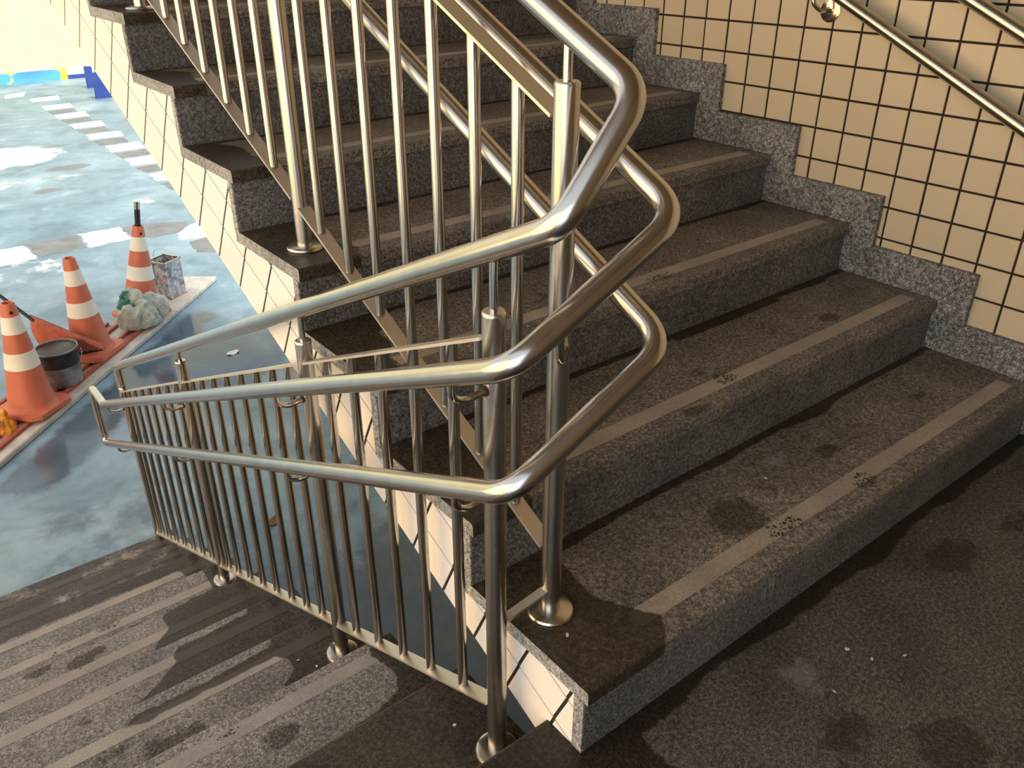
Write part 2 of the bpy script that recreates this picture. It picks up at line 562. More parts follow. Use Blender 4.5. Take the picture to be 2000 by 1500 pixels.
def paint(poly, mat, jit=0.02):
    # ragged brush edge
    pts = []
    n = len(poly)
    for i in range(n):
        a = Vector(poly[i]); b = Vector(poly[(i + 1) % n])
        k = max(2, int((b - a).length / 0.06))
        for s in range(k):
            p = a.lerp(b, s / k)
            pts.append((p.x + random.uniform(-jit, jit), p.y + random.uniform(-jit, jit)))
    o = prism('paint_mark', pts, 'z', FL + 0.0005, FL + 0.002, mat, None)
    o.parent = fl
    return o
y = 18.15
for k in range(9):                                     # line of white and grey dashes
    yy = 18.05 - k * 1.03
    paint([(2.36, yy), (2.86, yy + 0.02), (2.80, yy - 0.46), (2.31, yy - 0.44)], M_WHITEP)
    if k >= 2:
        paint([(2.32, yy + 0.47), (2.76, yy + 0.48), (2.75, yy + 0.10), (2.34, yy + 0.08)], M_GREYP)
paint([(2.05, 18.75), (2.50, 19.0), (2.30, 18.4), (2.0, 18.35)], M_WHITEP)
for mt, pl in ((M_WHITEP, [(-0.25, 8.80), (0.44, 8.76), (0.45, 8.24), (-0.25, 8.22)]),
               (M_GREYP, [(0.46, 8.80), (0.95, 8.77), (0.93, 8.29), (0.47, 8.28)]),
               (M_WHITEP, [(0.97, 8.79), (1.38, 8.77), (1.38, 8.30), (0.94, 8.26)]),
               (M_GREYP, [(1.40, 8.71), (1.75, 8.66), (2.05, 8.50), (1.84, 8.17), (1.60, 8.18), (1.39, 8.32)]),
               (M_WHITEP, [(1.80, 8.16), (2.12, 8.45), (2.02, 7.86), (1.75, 7.92)]),
               (M_GREYP, [(1.80, 7.83), (2.02, 7.83), (1.92, 7.32), (1.77, 7.46)])):
    paint(pl, mt)

# ---- far yellow wall of the courtyard with its mural base
wf = box('wall_far', (-14, 20.25, FL), (16, 20.5, 6.0), M_YELLOW)
tag(wf, 'sunlit pale yellow wall across the courtyard', 'wall', kind='structure')
box('mural_base', (-14, 20.18, FL), (3.57, 20.25, -1.335), M_MURAL, wf)
box('pale_panel', (3.57, 20.20, FL), (5.2, 20.25, -1.335), M_PANELW, wf)
box('blue_skirting', (3.57, 20.16, FL), (5.2, 20.20, -1.47), M_BLUEP, wf)

# ---- unseen yellow side wall, added for warm bounce and steel reflections
wl = box('wall_left_bounce', (-7.4, -6, FL), (-7.2, 20.25, 3.6), M_YELLOW)
tag(wl, 'unseen pale yellow side wall added to bounce warm light at the stairs', 'wall', kind='structure')

# ---- landing
def landing_wet(x, y):
    n1 = 0.05 * fbm(x * 4, y * 4)
    v = 0.0
    if x > 0:
        v = max(v, soft(-(y + 0.028 + 0.020 * fbm(x * 5, 3.1) + n1 * 0.3), 0.03))     # puddle along the first riser
    v = max(v, soft(poly_sd(x, y, [(-2, 0.2), (0.10, 0.2), (0.12, -0.02), (0.105, -0.10), (0.15, -0.16), (0.19, -0.19), (0.20, -0.6), (-2, -0.6)]) + n1 * 0.4, 0.03))
    return v
LAND_DIRT = [(1.03, -0.135, 0.10, 0.06, 0.8), (0.53, -0.385, 0.08, 0.07, 0.95), (0.405, -0.255, 0.075, 0.05, 0.75),
             (1.28, -0.17, 0.08, 0.04, 0.7), (0.33, -0.30, 0.07, 0.05, 0.55), (0.62, -0.50, 0.1, 0.07, 0.6)]
LAND_PALE = [(0.46, -0.125, 0.055, 0.05, 0.85), (0.43, -0.165, 0.05, 0.03, 0.6), (0.22, -0.10, 0.08, 0.07, 0.5), (0.8, -0.22, 0.06, 0.03, 0.45)]
ld = empty('floor_landing', (0, 0, 0))
tag(ld, 'dark speckled granite landing with damp patches at the stair foot', 'floor', kind='structure')
slab('landing_slab', -1.75, 0.016, -2.6, YE, 0.0, 0.03, M_LAND, ld, 'y1', landing_wet,
     lambda x, y: blot(x, y, LAND_DIRT), lambda x, y: blot(x, y, LAND_PALE), 0.02, M_EDGE)
slab('landing_slab', 0.016, W + 0.02, -2.6, 0.012, 0.0, 0.03, M_LAND, ld, None, landing_wet,
     lambda x, y: blot(x, y, LAND_DIRT), lambda x, y: blot(x, y, LAND_PALE), 0.014, M_LAND)
box('landing_base', (-1.75, -2.6, -0.22), (W + 0.02, YE - 0.01, -0.03), M_CONC, ld)

# ---- right wall with its tiles
XT = W + 0.016           # tile face
wr = box('wall_right', (XT + 0.004, -2.7, FL), (XT + 0.20, 4.6, 3.4), M_WALLPAT)
tag(wr, 'cream tiled wall with dark joints beside the stairs', 'wall', kind='structure')

def skirt_top(y):
    """height of the top of the stepped skirting at y"""
    n = math.floor((y + 0.087) / g) + 1 if y > -0.087 else 0
    return n * r + 0.1035

TJ = 0.0066
tile_me = None
# dark backing behind the built tiles, so the joints are real recesses
box('grout_bed', (XT + 0.002, TY0 - 9 * TPY, TZ0 - 3 * TPZ), (XT + 0.0042, TY0 + 15 * TPY, TZ0 + 11 * TPZ), M_GROUT, wr)
for i in range(-9, 15):
    for k in range(-3, 11):
        y0, z0 = TY0 + i * TPY, TZ0 + k * TPZ
        if z0 + TPZ < skirt_top(y0 + TPY) - 0.0 and z0 + TPZ < skirt_top(y0): continue
        if tile_me is None:
            bm = bmesh.new()
            h = TJ / 2
            lo, hi = (-0.001, h, h), (0.0022, TPY - h, TPZ - h)
            vs = [bm.verts.new((x, yq, z)) for x in (lo[0], hi[0]) for yq in (lo[1], hi[1]) for z in (lo[2], hi[2])]
            for f in ((0, 1, 3, 2), (4, 6, 7, 5), (0, 4, 5, 1), (2, 3, 7, 6), (0, 2, 6, 4), (1, 5, 7, 3)):
                bm.faces.new([vs[q] for q in f])
            bmesh.ops.recalc_face_normals(bm, faces=bm.faces)
            fr = [e for e in bm.edges if all(v.co.x < 0 for v in e.verts)]
            bmesh.ops.bevel(bm, geom=fr, offset=0.0012, segments=2, affect='EDGES')
            tile_me = bpy.data.meshes.new('tile')
            bm.to_mesh(tile_me); bm.free()
            tile_me.materials.append(M_TILE)
        t = bpy.data.objects.new('tile', tile_me)
        link(t, wr)
        t.location = (XT + random.uniform(-0.0004, 0.0004), y0, z0)
        t.rotation_euler = (0, random.uniform(-0.006, 0.006), random.uniform(-0.006, 0.006))

# ---- stepped granite skirting on the right wall
bs = empty('baseboard_right', (W, 0, 0))
tag(bs, 'grey speckled granite skirting stepping up beside the treads', 'skirting', kind='structure')
kw, kh = 0.087, 0.1035
def skirt_piece(poly):
    return prism('skirting_piece', poly, 'x', W - 0.004, XT + 0.01, M_SKIRT, bs, 0.0012)
skirt_piece([(-2.6, 0.0), (-0.001, 0.0), (-kw - 0.001, kh), (-2.6, kh)])
for n in range(1, NU + 1):
    yn, zl, zt = (n - 1) * g, (n - 1) * r, n * r
    j = 0.0007
    skirt_piece([(yn + 0.012, zl + j), (yn + 0.012, zt - j), (yn, zt - j), (yn - kw, zt + kh - j), (yn - kw, zl + kh + j), (yn, zl + j)])
    y2 = n * g
    skirt_piece([(yn, zt + j), (y2 - j, zt + j), (y2 - kw - j, zt + kh), (yn - kw, zt + kh)])

# ---- unseen rest of stairwell: back wall and ceiling, added to block sky light
tag(box('wall_back', (-1.9, -2.8, FL), (W + 0.2, -2.6, 3.4), M_BACK), 'unseen plain plaster wall added behind the landing to block light', 'wall', kind='structure')
tag(box('ceiling', (-1.9, -2.8, 3.4), (W + 0.22, 3.7, 3.6), M_CEIL), 'unseen plaster ceiling added over the stairs to block light', 'ceiling', kind='structure')

# ================================================================== UPPER FLIGHT
up = empty('stair_flight', (0, 0, 0))
tag(up, 'granite stair flight rising from the landing, white tiled side and sandy anti-slip bands', 'stairs')
TH = 0.030
SETB = 0.009

T_DIRT = {1: [(0.585, 0.15, 0.085, 0.07, 0.9), (0.635, 0.065, 0.06, 0.03, 0.8), (0.925, 0.055, 0.045, 0.03, 0.8), (0.965, 0.18, 0.05, 0.03, 0.85), (1.40, 0.185, 0.05, 0.025, 0.7), (0.72, 0.19, 0.07, 0.05, 0.5)],
          2: [(0.825, 0.405, 0.04, 0.03, 0.9), (0.655, 0.345, 0.06, 0.025, 0.75), (1.35, 0.45, 0.05, 0.03, 0.85), (0.80, 0.47, 0.06, 0.05, 0.55), (1.12, 0.50, 0.08, 0.05, 0.45)],
          3: [(0.90, 0.70, 0.05, 0.025, 0.8), (0.55, 0.80, 0.09, 0.06, 0.5), (1.2, 0.82, 0.09, 0.05, 0.45)],
          4: [(0.9, 1.15, 0.09, 0.05, 0.5), (1.3, 1.2, 0.05, 0.03, 0.6)]}
T_PALE = {1: [(0.83, 0.235, 0.06, 0.025, 0.85), (0.93, 0.225, 0.05, 0.02, 0.5), (0.40, 0.24, 0.08, 0.05, 0.45)],
          2: [(0.60, 0.53, 0.08, 0.04, 0.5)]}

def up_wet(n):
    yb = n * g
    y0 = (n - 1) * g
    def fn(x, y):
        v = 0.0
        u = (y - y0) / g
        if n == 1:
            poly = [(-0.1, 0.4), (0.20, 0.40), (0.185, 0.24), (0.165, 0.16), (0.20, 0.10), (0.235, 0.05), (0.205, 0.012), (0.15, -0.02), (-0.1, -0.02)]
            v = soft(poly_sd(x, y, poly) + 0.012 * fbm(x * 9, y * 9), 0.022)
        elif n == 2:
            v = soft(x - (0.145 + 0.10 * max(0, u - 0.45) + 0.025 * fbm(y * 11, 4.0)), 0.022)
        elif n == 3:
            v = soft(x - (0.045 + 0.16 * u + 0.03 * fbm(y * 11, 9.0)), 0.022)
        elif n == 4:
            v = soft(x - (0.175 - 0.03 * u + 0.03 * fbm(y * 9, 2.0)), 0.022)
        else:
            v = soft(x - (0.11 + 0.05 * fbm(y * 9, n * 3.3)), 0.022)
        back = yb - y - (0.014 + 0.022 * max(0, fbm(x * 4, n * 7.7)) + (0.02 if 0.9 < x < 1.35 and n == 2 else 0))
        v = max(v, soft(back, 0.016))
        return v
    return fn

for n in range(1, NU + 1):
    y0, y1, z = (n - 1) * g, n * g, n * r
    big = n <= 4
    wet = up_wet(n)
    dirt = (lambda x, y, s=T_DIRT.get(n, []): blot(x, y, s))
    pale = (lambda x, y, s=T_PALE.get(n, []): blot(x, y, s))
    tr = slab('tread', 0.0, W, y0, y1 + 0.03, z, TH, M_TREAD, up, 'y0', wet, dirt, pale, 0.0115 if big else 0.016, M_EDGE)
    st = slab('anti_slip_strip', 0.185 if n == 1 else 0.09, W - 0.045, y0 + 0.051, y0 + 0.094, z + 0.0007, 0.002, M_STRIP, up, None, wet, dirt, None, 0.0115 if big else 0.016)
    st.parent = tr
    # riser board
    prism('riser', [(y0 + SETB, (n - 1) * r), (y0 + SETB + 0.022, (n - 1) * r), (y0 + SETB + 0.022, z - TH), (y0 + SETB, z - TH)], 'x', 0.002, W, M_RISER, up)
    # raw sawn end of the riser board
    prism('riser_end', [(y0 + SETB, (n - 1) * r), (y0 + SETB + 0.024, (n - 1) * r), (y0 + SETB + 0.024, z - TH), (y0 + SETB, z - TH)], 'x', -0.0015, 0.002, M_EDGE, up)

# solid carriage behind the treads (stepped top, sloping soffit)
def soffit(y): return -0.110 + 0.417 * y
body = []
for n in range(1, NU + 1):
    y0 = (n - 1) * g + SETB + 0.022
    body += [(y0, (n - 1) * r if n > 1 else -0.03), (y0, n * r - TH)]
body = [(p[0], p[1] - (TH if k % 2 == 0 and k > 0 else 0)) for k, p in enumerate(body)]
ytop = NU * g + 0.03
body += [(ytop, NU * r - TH), (ytop, soffit(ytop)), (body[0][0], soffit(body[0][0]))]
prism('carriage', body, 'x', 0.0016, W, M_GROUT, up)

# white tiles on the side of the flight: rows along the pitch, cut to the steps and to the soffit
def clip(poly, a, b, c):
    """keep a*y + b*z <= c"""
    out = []
    n = len(poly)
    for i in range(n):
        p, q = poly[i], poly[(i + 1) % n]
        dp, dq = a * p[0] + b * p[1] - c, a * q[0] + b * q[1] - c
        if dp <= 0: out.append(p)
        if (dp < 0 < dq) or (dq < 0 < dp):
            t = dp / (dp - dq)
            out.append((p[0] + t * (q[0] - p[0]), p[1] + t * (q[1] - p[1])))
    return out

rows = [lambda y: soffit(y), lambda y: -0.016 + 0.4425 * y, lambda y: 0.0765 + 0.4525 * y, lambda y: 0.172 + 0.4625 * y, lambda y: 0.27 + 0.47 * y]
def cross(k):
    """k-th joint running across the rows: point on the first row line and direction (dy/dz)"""
    y = 0.082
    for _ in range(abs(k)):
        sp = 0.1015 + 0.0135 * y
        y = y + sp if k > 0 else y - sp
    return y, -(0.385 + 0.215 * max(y, -0.2))
def on_line(k, row, off):
    y, s = cross(k)
    y += off * math.hypot(1, s)
    z = rows[1](y)
    # walk along the cross joint to the row line
    f = rows[row]
    for _ in range(30):
        e = f(y) - z
        z += e * 0.6
        y += e * 0.6 * s
    return (y, z)
HJ = 0.0030
for row in range(4):
    for k in range(-2, 34):
        P = [on_line(k, row, HJ), on_line(k + 1, row, -HJ), on_line(k + 1, row + 1, -HJ), on_line(k, row + 1, HJ)]
        dz = 0.0017
        P = [(P[0][0], P[0][1] + (dz if row else 0)), (P[1][0], P[1][1] + (dz if row else 0)), (P[2][0], P[2][1] - dz), (P[3][0], P[3][1] - dz)]
        P = clip(P, 0.417, -1.0, 0.110)                 # above the soffit line
        def area(Q): return abs(sum(Q[i][0] * Q[(i + 1) % len(Q)][1] - Q[(i + 1) % len(Q)][0] * Q[i][1] for i in range(len(Q)))) / 2
        pieces = []
        for n in range(1, NU + 1):
            ya, yb = (n - 1) * g + SETB + 0.024, n * g + SETB + 0.024
            if n == NU: yb = ytop
            Q = clip(P, -1, 0, -ya) if P else []
            Q = clip(Q, 1, 0, yb) if Q else []
            Q = clip(Q, 0, 1, n * r - TH) if Q else []
            if len(Q) >= 3 and area(Q) > 2e-5: pieces.append(Q)
        if not pieces: continue
        if abs(sum(area(Q) for Q in pieces) - area(P)) < 2e-6: pieces = [P]      # uncut tile
        groups = [pieces]
        if len(pieces) > 1 and not any(math.dist(a_, b_) < 1e-5 for a_ in pieces[0] for b_ in pieces[1]):
            groups = [[Q] for Q in pieces]
        for grp in groups:
          bm = bmesh.new()
          for Q in grp:
            A = [bm.verts.new((-0.0004, p[0], p[1])) for p in Q]
            B = [bm.verts.new((0.0020, p[0], p[1])) for p in Q]
            bm.faces.new(A); bm.faces.new(B[::-1])
            for i in range(len(Q)):
                bm.faces.new([A[i], B[i], B[(i + 1) % len(Q)], A[(i + 1) % len(Q)]])
          bmesh.ops.remove_doubles(bm, verts=bm.verts[:], dist=1e-5)
          bm_obj('side_tile', bm, M_STILE, up)

# ================================================================== LOWER FLIGHT
lo = empty('stair_flight', (0, 0, 0))
tag(lo, 'damp granite stair flight dropping from the landing to the blue floor', 'stairs')
XR = 0.028
def low_wet(k):
    y0, y1 = YE + (k - 1) * g, YE + k * g
    polys = {
        1: [[(-1.0, y0 - .1), (0.1, y0 - .1), (0.1, y1 + .1), (-0.30, y1 + .1), (-0.45, 0.36), (-0.8, 0.30)]],
        2: [[(0.1, y1 + .1), (-0.035, y1 + .1), (-0.040, 0.735), (-0.052, 0.71), (-0.036, 0.67), (-0.032, 0.62), (-0.055, 0.575), (-0.115, 0.552), (-0.30, 0.535), (-1.0, 0.53), (-1.0, y0 - .1), (0.1, y0 - .1)]],
        3: [[(0.1, y1 + .1), (-0.165, y1 + .1), (-0.185, 1.03), (-0.20, 1.005), (-0.165, 0.965), (-0.172, 0.93), (-0.215, 0.895), (-0.24, y0 - .05), (0.1, y0 - .05)],
            [(-0.60, 1.012), (-0.55, 1.032), (-0.19, 1.038), (-0.19, 0.995), (-0.40, 0.995), (-0.56, 1.0)]],
        4: [[(0.1, 1.375), (-0.36, 1.36), (-0.385, 1.33), (-0.38, 1.305), (-0.52, 1.22), (-0.60, 1.18), (-0.50, y0 - .05), (0.1, y0 - .05)], [(0.1, y1 + .1), (-0.10, y1 + .1), (-0.14, 1.36), (0.1, 1.3)]],
        5: [[(0.1, y1 + .1), (-0.12, y1 + .1), (-0.335, y1 - 0.02), (-0.33, 1.63), (-0.365, 1.61), (-0.40, 1.57), (-0.36, y0 - .05), (0.1, y0 - .05)]],
        6: [[(0.1, 1.905), (-0.12, 1.912), (-0.30, 1.885), (-0.42, 1.90), (-0.35, y0 - .05), (0.1, y0 - .05)], [(0.1, y1 + .1), (-0.09, y1 + .1), (-0.10, 1.9), (0.1, 1.85)]],
        7: [[(0.1, y1 + .1), (-2, y1 + .1), (-2, 2.30), (-0.55, 2.29), (-0.22, 2.288), (-0.13, 2.285), (-0.095, 2.15), (-0.09, y0 - .1), (0.1, y0 - .1)]],
        8: [[(0.1, y1 + .1), (-2, y1 + .1), (-2, y0 - .1), (0.1, y0 - .1)]],
        9: [[(0.1, y1 + .1), (-2, y1 + .1), (-2, y0 - .1), (0.1, y0 - .1)]],
    }[k]
    amp = 0.008 if k < 8 else 0.0
    def fn(x, y):
        v = 0.0
        for p in polys:
            v = max(v, soft(poly_sd(x, y, p) + amp * fbm(x * 12, y * 12, k), 0.022))
        if k >= 8: v = 0.62 + 0.25 * fbm(x * 5, y * 5, k)
        return v
    return fn
LD = {5: [(-0.60, 1.66, 0.05, 0.035, 1.0), (-0.72, 1.70, 0.045, 0.03, 0.95), (-0.55, 1.67, 0.04, 0.03, 0.8)],
      6: [(-0.47, 1.95, 0.06, 0.02, 0.75), (-0.63, 1.93, 0.04, 0.02, 0.6)],
      3: [(-0.52, 0.90, 0.07, 0.05, 0.75), (-0.63, 0.95, 0.05, 0.03, 0.7), (-0.45, 0.90, 0.04, 0.03, 0.7)],
      2: [(-0.33, 0.62, 0.05, 0.04, 0.9), (-0.42, 0.70, 0.03, 0.012, 0.8)],
      4: [(-0.66, 1.25, 0.05, 0.03, 0.6)]}
LP = {3: [(-0.62, 0.93, 0.08, 0.05, 0.6)], 4: [(-0.60, 1.28, 0.10, 0.03, 0.5)]}
OFFS = {1: 0.055, 2: 0.052, 3: 0.075, 4: 0.075, 5: 0.10, 6: 0.10, 7: 0.10, 8: 0.08, 9: 0.08}
for k in range(1, ND + 1):
    y0, y1, z = YE + (k - 1) * g, YE + k * g, -k * r
    wet = low_wet(k)
    dirt = (lambda x, y, s=LD.get(k, []): blot(x, y, s))
    pale = (lambda x, y, s=LP.get(k, []): blot(x, y, s))
    tr = slab('tread', -1.75, XR, y0 - 0.02, y1, z, TH, M_LTREAD, lo, 'y1', wet, dirt, pale, 0.0125 if k < 6 else 0.018, M_EDGE)
    o_ = OFFS[k]
    st = slab('anti_slip_strip', -1.72, -0.42 if k == 1 else XR - 0.06, y1 - o_ - 0.020, y1 - o_ + 0.020, z + 0.0007, 0.002, M_LSTRIP, lo, None, wet, dirt, None, 0.0125 if k < 6 else 0.018)
    st.parent = tr
    prism('riser', [(y0 - SETB - 0.02, z), (y0 - SETB, z), (y0 - SETB, z + r - TH), (y0 - SETB - 0.02, z + r - TH)], 'x', -1.75, XR - 0.002, M_RISER, lo)
prism('riser', [(YE + ND * g - SETB - 0.02, FL), (YE + ND * g - SETB, FL), (YE + ND * g - SETB, -ND * r - TH), (YE + ND * g - SETB - 0.02, -ND * r - TH)], 'x', -1.75, XR - 0.002, M_RISER, lo)
lb = []
for k in range(1, ND + 1):
    y0, z = YE + (k - 1) * g - 0.03, -k * r - TH
    lb += [(y0, z), (YE + k * g - 0.03, z)]
lb += [(lb[-1][0], FL)]
lb += [(YE + 5.5 * g, FL), (YE - 0.03, -0.45)]
prism('carriage', lb, 'x', -1.75, XR - 0.004, M_CONC, lo)

# ================================================================== STAINLESS RAILING
rl = empty('stair_railing', (XU, 0.187, r))
tag(rl, 'tall stainless steel railing between the two flights, with balusters and doubled handrails', 'railing')
RP, RB, RR = 0.0185, 0.0102, 0.0190
def uz(y, rel): return r + m * y + rel
def lz(y, rel): return -m * (y - YE) + rel

def flange(post, x, y, z):
    return lathe('base_flange', [(0.020, 0.0), (0.043, 0.0), (0.044, 0.004), (0.042, 0.008), (0.036, 0.011), (0.017, 0.0115)], M_POST, post, 36, (x, y, z))

def post(x, y, z0, h, fl=True):
    P = tube('post', [(x, y, z0), (x, y, z0 + h - 0.006), (x, y, z0 + h - 0.0025), (x, y, z0 + h)], [RP, RP, RP, RP - 0.002], M_POST, rl, 28)
    if fl:
        f = flange(rl, x, y, z0)
        f.parent = P
    return P

# posts
post(XU, 0.187, r, 0.950)
for n, yy in ((4, 1.088), (7, 2.02)):
    post(XU, yy, n * r, 0.955)
LPOST = [(1, 0.199), (3, 0.896), (6, 1.928), (9, 2.975)]
for k, yy in LPOST:
    post(XL, yy, -k * r, 0.952 if k < 9 else 0.86, k < 9)
# connecting pins between posts and top rail
for yy, n in ((0.187, 1), (1.088, 4), (2.02, 7)):
    tube('rail_pin', [(XU, yy, n * r + 0.93), (XU, yy, uz(yy, 0.915))], 0.0068, M_STEEL, rl, 14)
for k, yy in LPOST[:3]:
    tube('rail_pin', [(XL, yy, -k * r + 0.93), (XL, yy, lz(yy, 0.935))], 0.0068, M_STEEL, rl, 14)

# top rail
ytu = 2.95
top = [(XU, ytu, uz(ytu, 0.926)), (XU, 0.054, uz(0.054, 0.926)), (XL, 0.060, lz(0.060, 0.937)), (XL, 2.94, lz(2.94, 0.953)), (XL, 2.985, -1.395 + 0.96), (XL, 2.985, -1.395 + 0.85)]
tube('handrail', round_path(top, [0, 0.055, 0.055, 0.03, 0.03, 0], 10), RR, M_RAIL, rl, 26)
# doubled side rails
def side_rail(ru, rlw, yu, yl, last):
    pts = [(XU + 0.08, ytu, uz(ytu, ru)), (XU + 0.08, yu, uz(yu, ru)), (XL - 0.08, yl, lz(yl, rlw))] + last
    return pts
yE = 3.27
mid = side_rail(0.767, 0.764, 0.040, 0.058, [])
low = side_rail(0.570, 0.566, 0.040, 0.060, [])
zl_end = lz(yE, 0.575)
path_mid = mid + [(XL - 0.08, 3.06, lz(3.06, 0.788)), (XL - 0.08, yE, lz(3.06, 0.788) - 0.005), (XL - 0.08, yE + 0.015, lz(3.06, 0.775) - 0.16)]
path_low = low + [(XL - 0.08, yE - 0.005, zl_end), (XL - 0.08, yE + 0.013, lz(3.06, 0.775) - 0.10)]
tube('handrail', round_path(path_mid, [0, 0.06, 0.06, 0.06, 0.035, 0], 10), RR - 0.001, M_RAIL, rl, 26)
tube('handrail', round_path(path_low, [0, 0.06, 0.06, 0.035, 0], 10), RR - 0.001, M_RAIL, rl, 26)

# flat bars
def flat_bar(name, a, b, wid=0.032, th=0.005):
    a, b = Vector(a), Vector(b)
    d = (b - a).normalized()
    side = Vector((1, 0, 0)) if abs(d.x) < 0.5 else Vector((0, 1, 0))
    up_ = d.cross(side).normalized()
    bm = bmesh.new()
    vs = []
    for p in (a, b):
        for s, t in ((-1, -1), (1, -1), (1, 1), (-1, 1)):
            vs.append(bm.verts.new(p + side * s * wid / 2 + up_ * t * th / 2 - rl.location))
    for f in ((0, 1, 2, 3), (7, 6, 5, 4), (0, 4, 5, 1), (1, 5, 6, 2), (2, 6, 7, 3), (3, 7, 4, 0)):
        bm.faces.new([vs[i] for i in f])
    return bm_obj(name, bm, M_FLAT, rl)
UP_P = [0.187, 1.088, 2.02, 2.95]
for a, b in zip(UP_P[:-1], UP_P[1:]):
    flat_bar('top_bar', (XU, a + 0.016, uz(a + 0.016, 0.806)), (XU, b - 0.016, uz(b - 0.016, 0.806)))
    flat_bar('bottom_bar', (XU, a + 0.016, uz(a + 0.016, 0.052)), (XU, b - 0.016, uz(b - 0.016, 0.052)))
LO_P = [p[1] for p in LPOST]
for i, (a, b) in enumerate(zip(LO_P[:-1], LO_P[1:])):
    flat_bar('top_bar', (XL, a + 0.016, lz(a + 0.016, 0.804 + 0.008 * i)), (XL, b - 0.016, lz(b - 0.016, 0.812 + 0.006 * i)))
    flat_bar('bottom_bar', (XL, a + 0.016, lz(a + 0.016, 0.028)), (XL, b - 0.016, lz(b - 0.016, 0.026 - 0.003 * i)))
# balusters
def baluster(x, y, za, zb):
    return tube('baluster', [(x, y, za), (x, y, zb)], RB, M_BAL, rl, 16)
for y in (0.292, 0.400, 0.512, 0.628, 0.750, 0.872, 0.992, 1.212, 1.330, 1.450, 1.574, 1.694, 1.812, 1.925, 2.13, 2.25, 2.37, 2.49, 2.61, 2.73):
    baluster(XU, y, uz(y, 0.052), uz(y, 0.806) - 0.002)
for y in (0.312, 0.434, 0.552, 0.670, 0.790, 1.000, 1.108, 1.222, 1.346, 1.472, 1.600, 1.725, 1.832, 2.045, 2.175, 2.315, 2.46, 2.60, 2.74, 2.87):
    i = sum(1 for q in LO_P[1:] if y > q)
    t_ = (y - LO_P[i]) / (LO_P[i + 1] - LO_P[i])
    baluster(XL, y, lz(y, 0.026), lz(y, 0.804 + 0.008 * i + t_ * (0.008 - 0.002 * i)) - 0.002)
# bar tying the two newel posts together near the floor
flat_bar('tie_bar', (XL + 0.016, 0.198, 0.186), (XU - 0.016, 0.187, 0.214), 0.018, 0.006)

# curved brackets carrying the side rails
def bracket(x, y, z, sgn):
    pts = [(x + sgn * 0.017, y, z - 0.050), (x + sgn * 0.055, y, z - 0.054), (x + sgn * 0.080, y, z - 0.040), (x + sgn * 0.080, y, z - 0.008)]
    b_ = tube('bracket', round_path(pts, [0, 0.03, 0.03, 0], 6), 0.0062, M_STEEL, rl, 12)
    w_ = tube('weld', [(x + sgn * 0.014, y, z - 0.050), (x + sgn * 0.021, y, z - 0.0505)], 0.0088, M_RUST, rl, 12)
    w_.parent = b_
for yy in (0.187, 1.088, 2.02):
    for ru in (0.767, 0.570):
        bracket(XU, yy, uz(yy, ru), 1)
for i, (k, yy) in enumerate(LPOST):
    for rw in (0.766 + 0.008 * i, 0.568 + 0.003 * i):
        bracket(XL, yy, lz(yy, rw), -1)

tube('bracket', round_path([(XU - 0.006, 0.172, 0.742), (0.03, 0.12, 0.742), (-0.035, 0.058, 0.765), (-0.045, 0.052, 0.815)], [0, 0.05, 0.03, 0], 6), 0.0062, M_STEEL, rl, 12)

# ================================================================== HANDRAIL ON THE RIGHT WALL
wh = empty('wall_handrail', (W - 0.055, 0.85, r * 3))
tag(wh, 'doubled stainless steel handrail fixed to the cream tiled wall', 'handrail')
XW = XT - 0.066
wr_path = [(XW, 3.0, uz(3.0, 0.766)), (XW, -0.02, uz(-0.02, 0.766)), (XW, -0.26, uz(-0.02, 0.766)), (XW, -0.26, uz(-0.02, 0.577)), (XW, -0.02, uz(-0.02, 0.577)), (XW, 3.0, uz(3.0, 0.577))]
tube('rail', round_path(wr_path, [0, 0.08, 0.05, 0.05, 0.08, 0], 8), RR - 0.001, M_RAIL, wh, 24)
for rel in (0.577, 0.766):
    for yy in (0.847, 2.1):
        zz = uz(yy, rel) - 0.062
        if rel < 0.6 and yy < 1: zz = 1.066
        b_ = tube('bracket', round_path([(XT - 0.006, yy, zz), (XT - 0.045, yy + 0.006, zz), (XW, yy + 0.02, zz + 0.02), (XW, yy + 0.03, uz(yy + 0.03, rel) - 0.010)], [0, 0.025, 0.025, 0], 6), 0.0062, M_STEEL, wh, 12)
        me_ = lathe('wall_plate', [(0.0, 0.0072), (0.005, 0.0070), (0.006, 0.0045), (0.026, 0.0042), (0.0325, 0.0025), (0.033, 0.0)], M_STEEL, wh, 32, wh.location)
        me_.parent = b_
        me_.matrix_local = Matrix.Translation(local(wh, (XT - 0.0012, yy, zz))) @ Matrix.Rotation(-math.pi / 2, 4, 'Y')

# ================================================================== THINGS ON THE COURTYARD FLOOR
PADZ = FL + 0.04
M_PAD = plain('pale_concrete', (0.52, 0.49, 0.43), 0.85, 0, 0.22, 9, bmp=0.3)
M_RED = plain('red_rail_paint', (0.36, 0.085, 0.045), 0.55, 0, 0.25, 14)
M_PINK = plain('pink_dust', (0.42, 0.25, 0.23), 0.8, 0, 0.2, 12)
M_CONE = plain('orange_plastic', (0.56, 0.15, 0.08), 0.45, 0, 0.08, 6)
M_BAND = plain('white_band', (0.80, 0.78, 0.68), 0.5, 0, 0.06, 10)
M_BLACK = plain('black_plastic', (0.012, 0.012, 0.014), 0.35, 0, 0.2, 20)
pad = empty('concrete_track_pad', (0.4, 5.6, FL))
tag(pad, 'pale concrete strip with red sliding gate tracks under the traffic cones', 'gate track')
Pn = [(-1.95, 3.02), (1.63, 6.585)]       # near edge
Pf = [(-1.95, 3.73), (1.31, 6.845)]       # far edge
prism('concrete_strip', [Pn[0], Pn[1], Pf[1], Pf[0]], 'z', FL, PADZ, M_PAD, pad, 0.008)
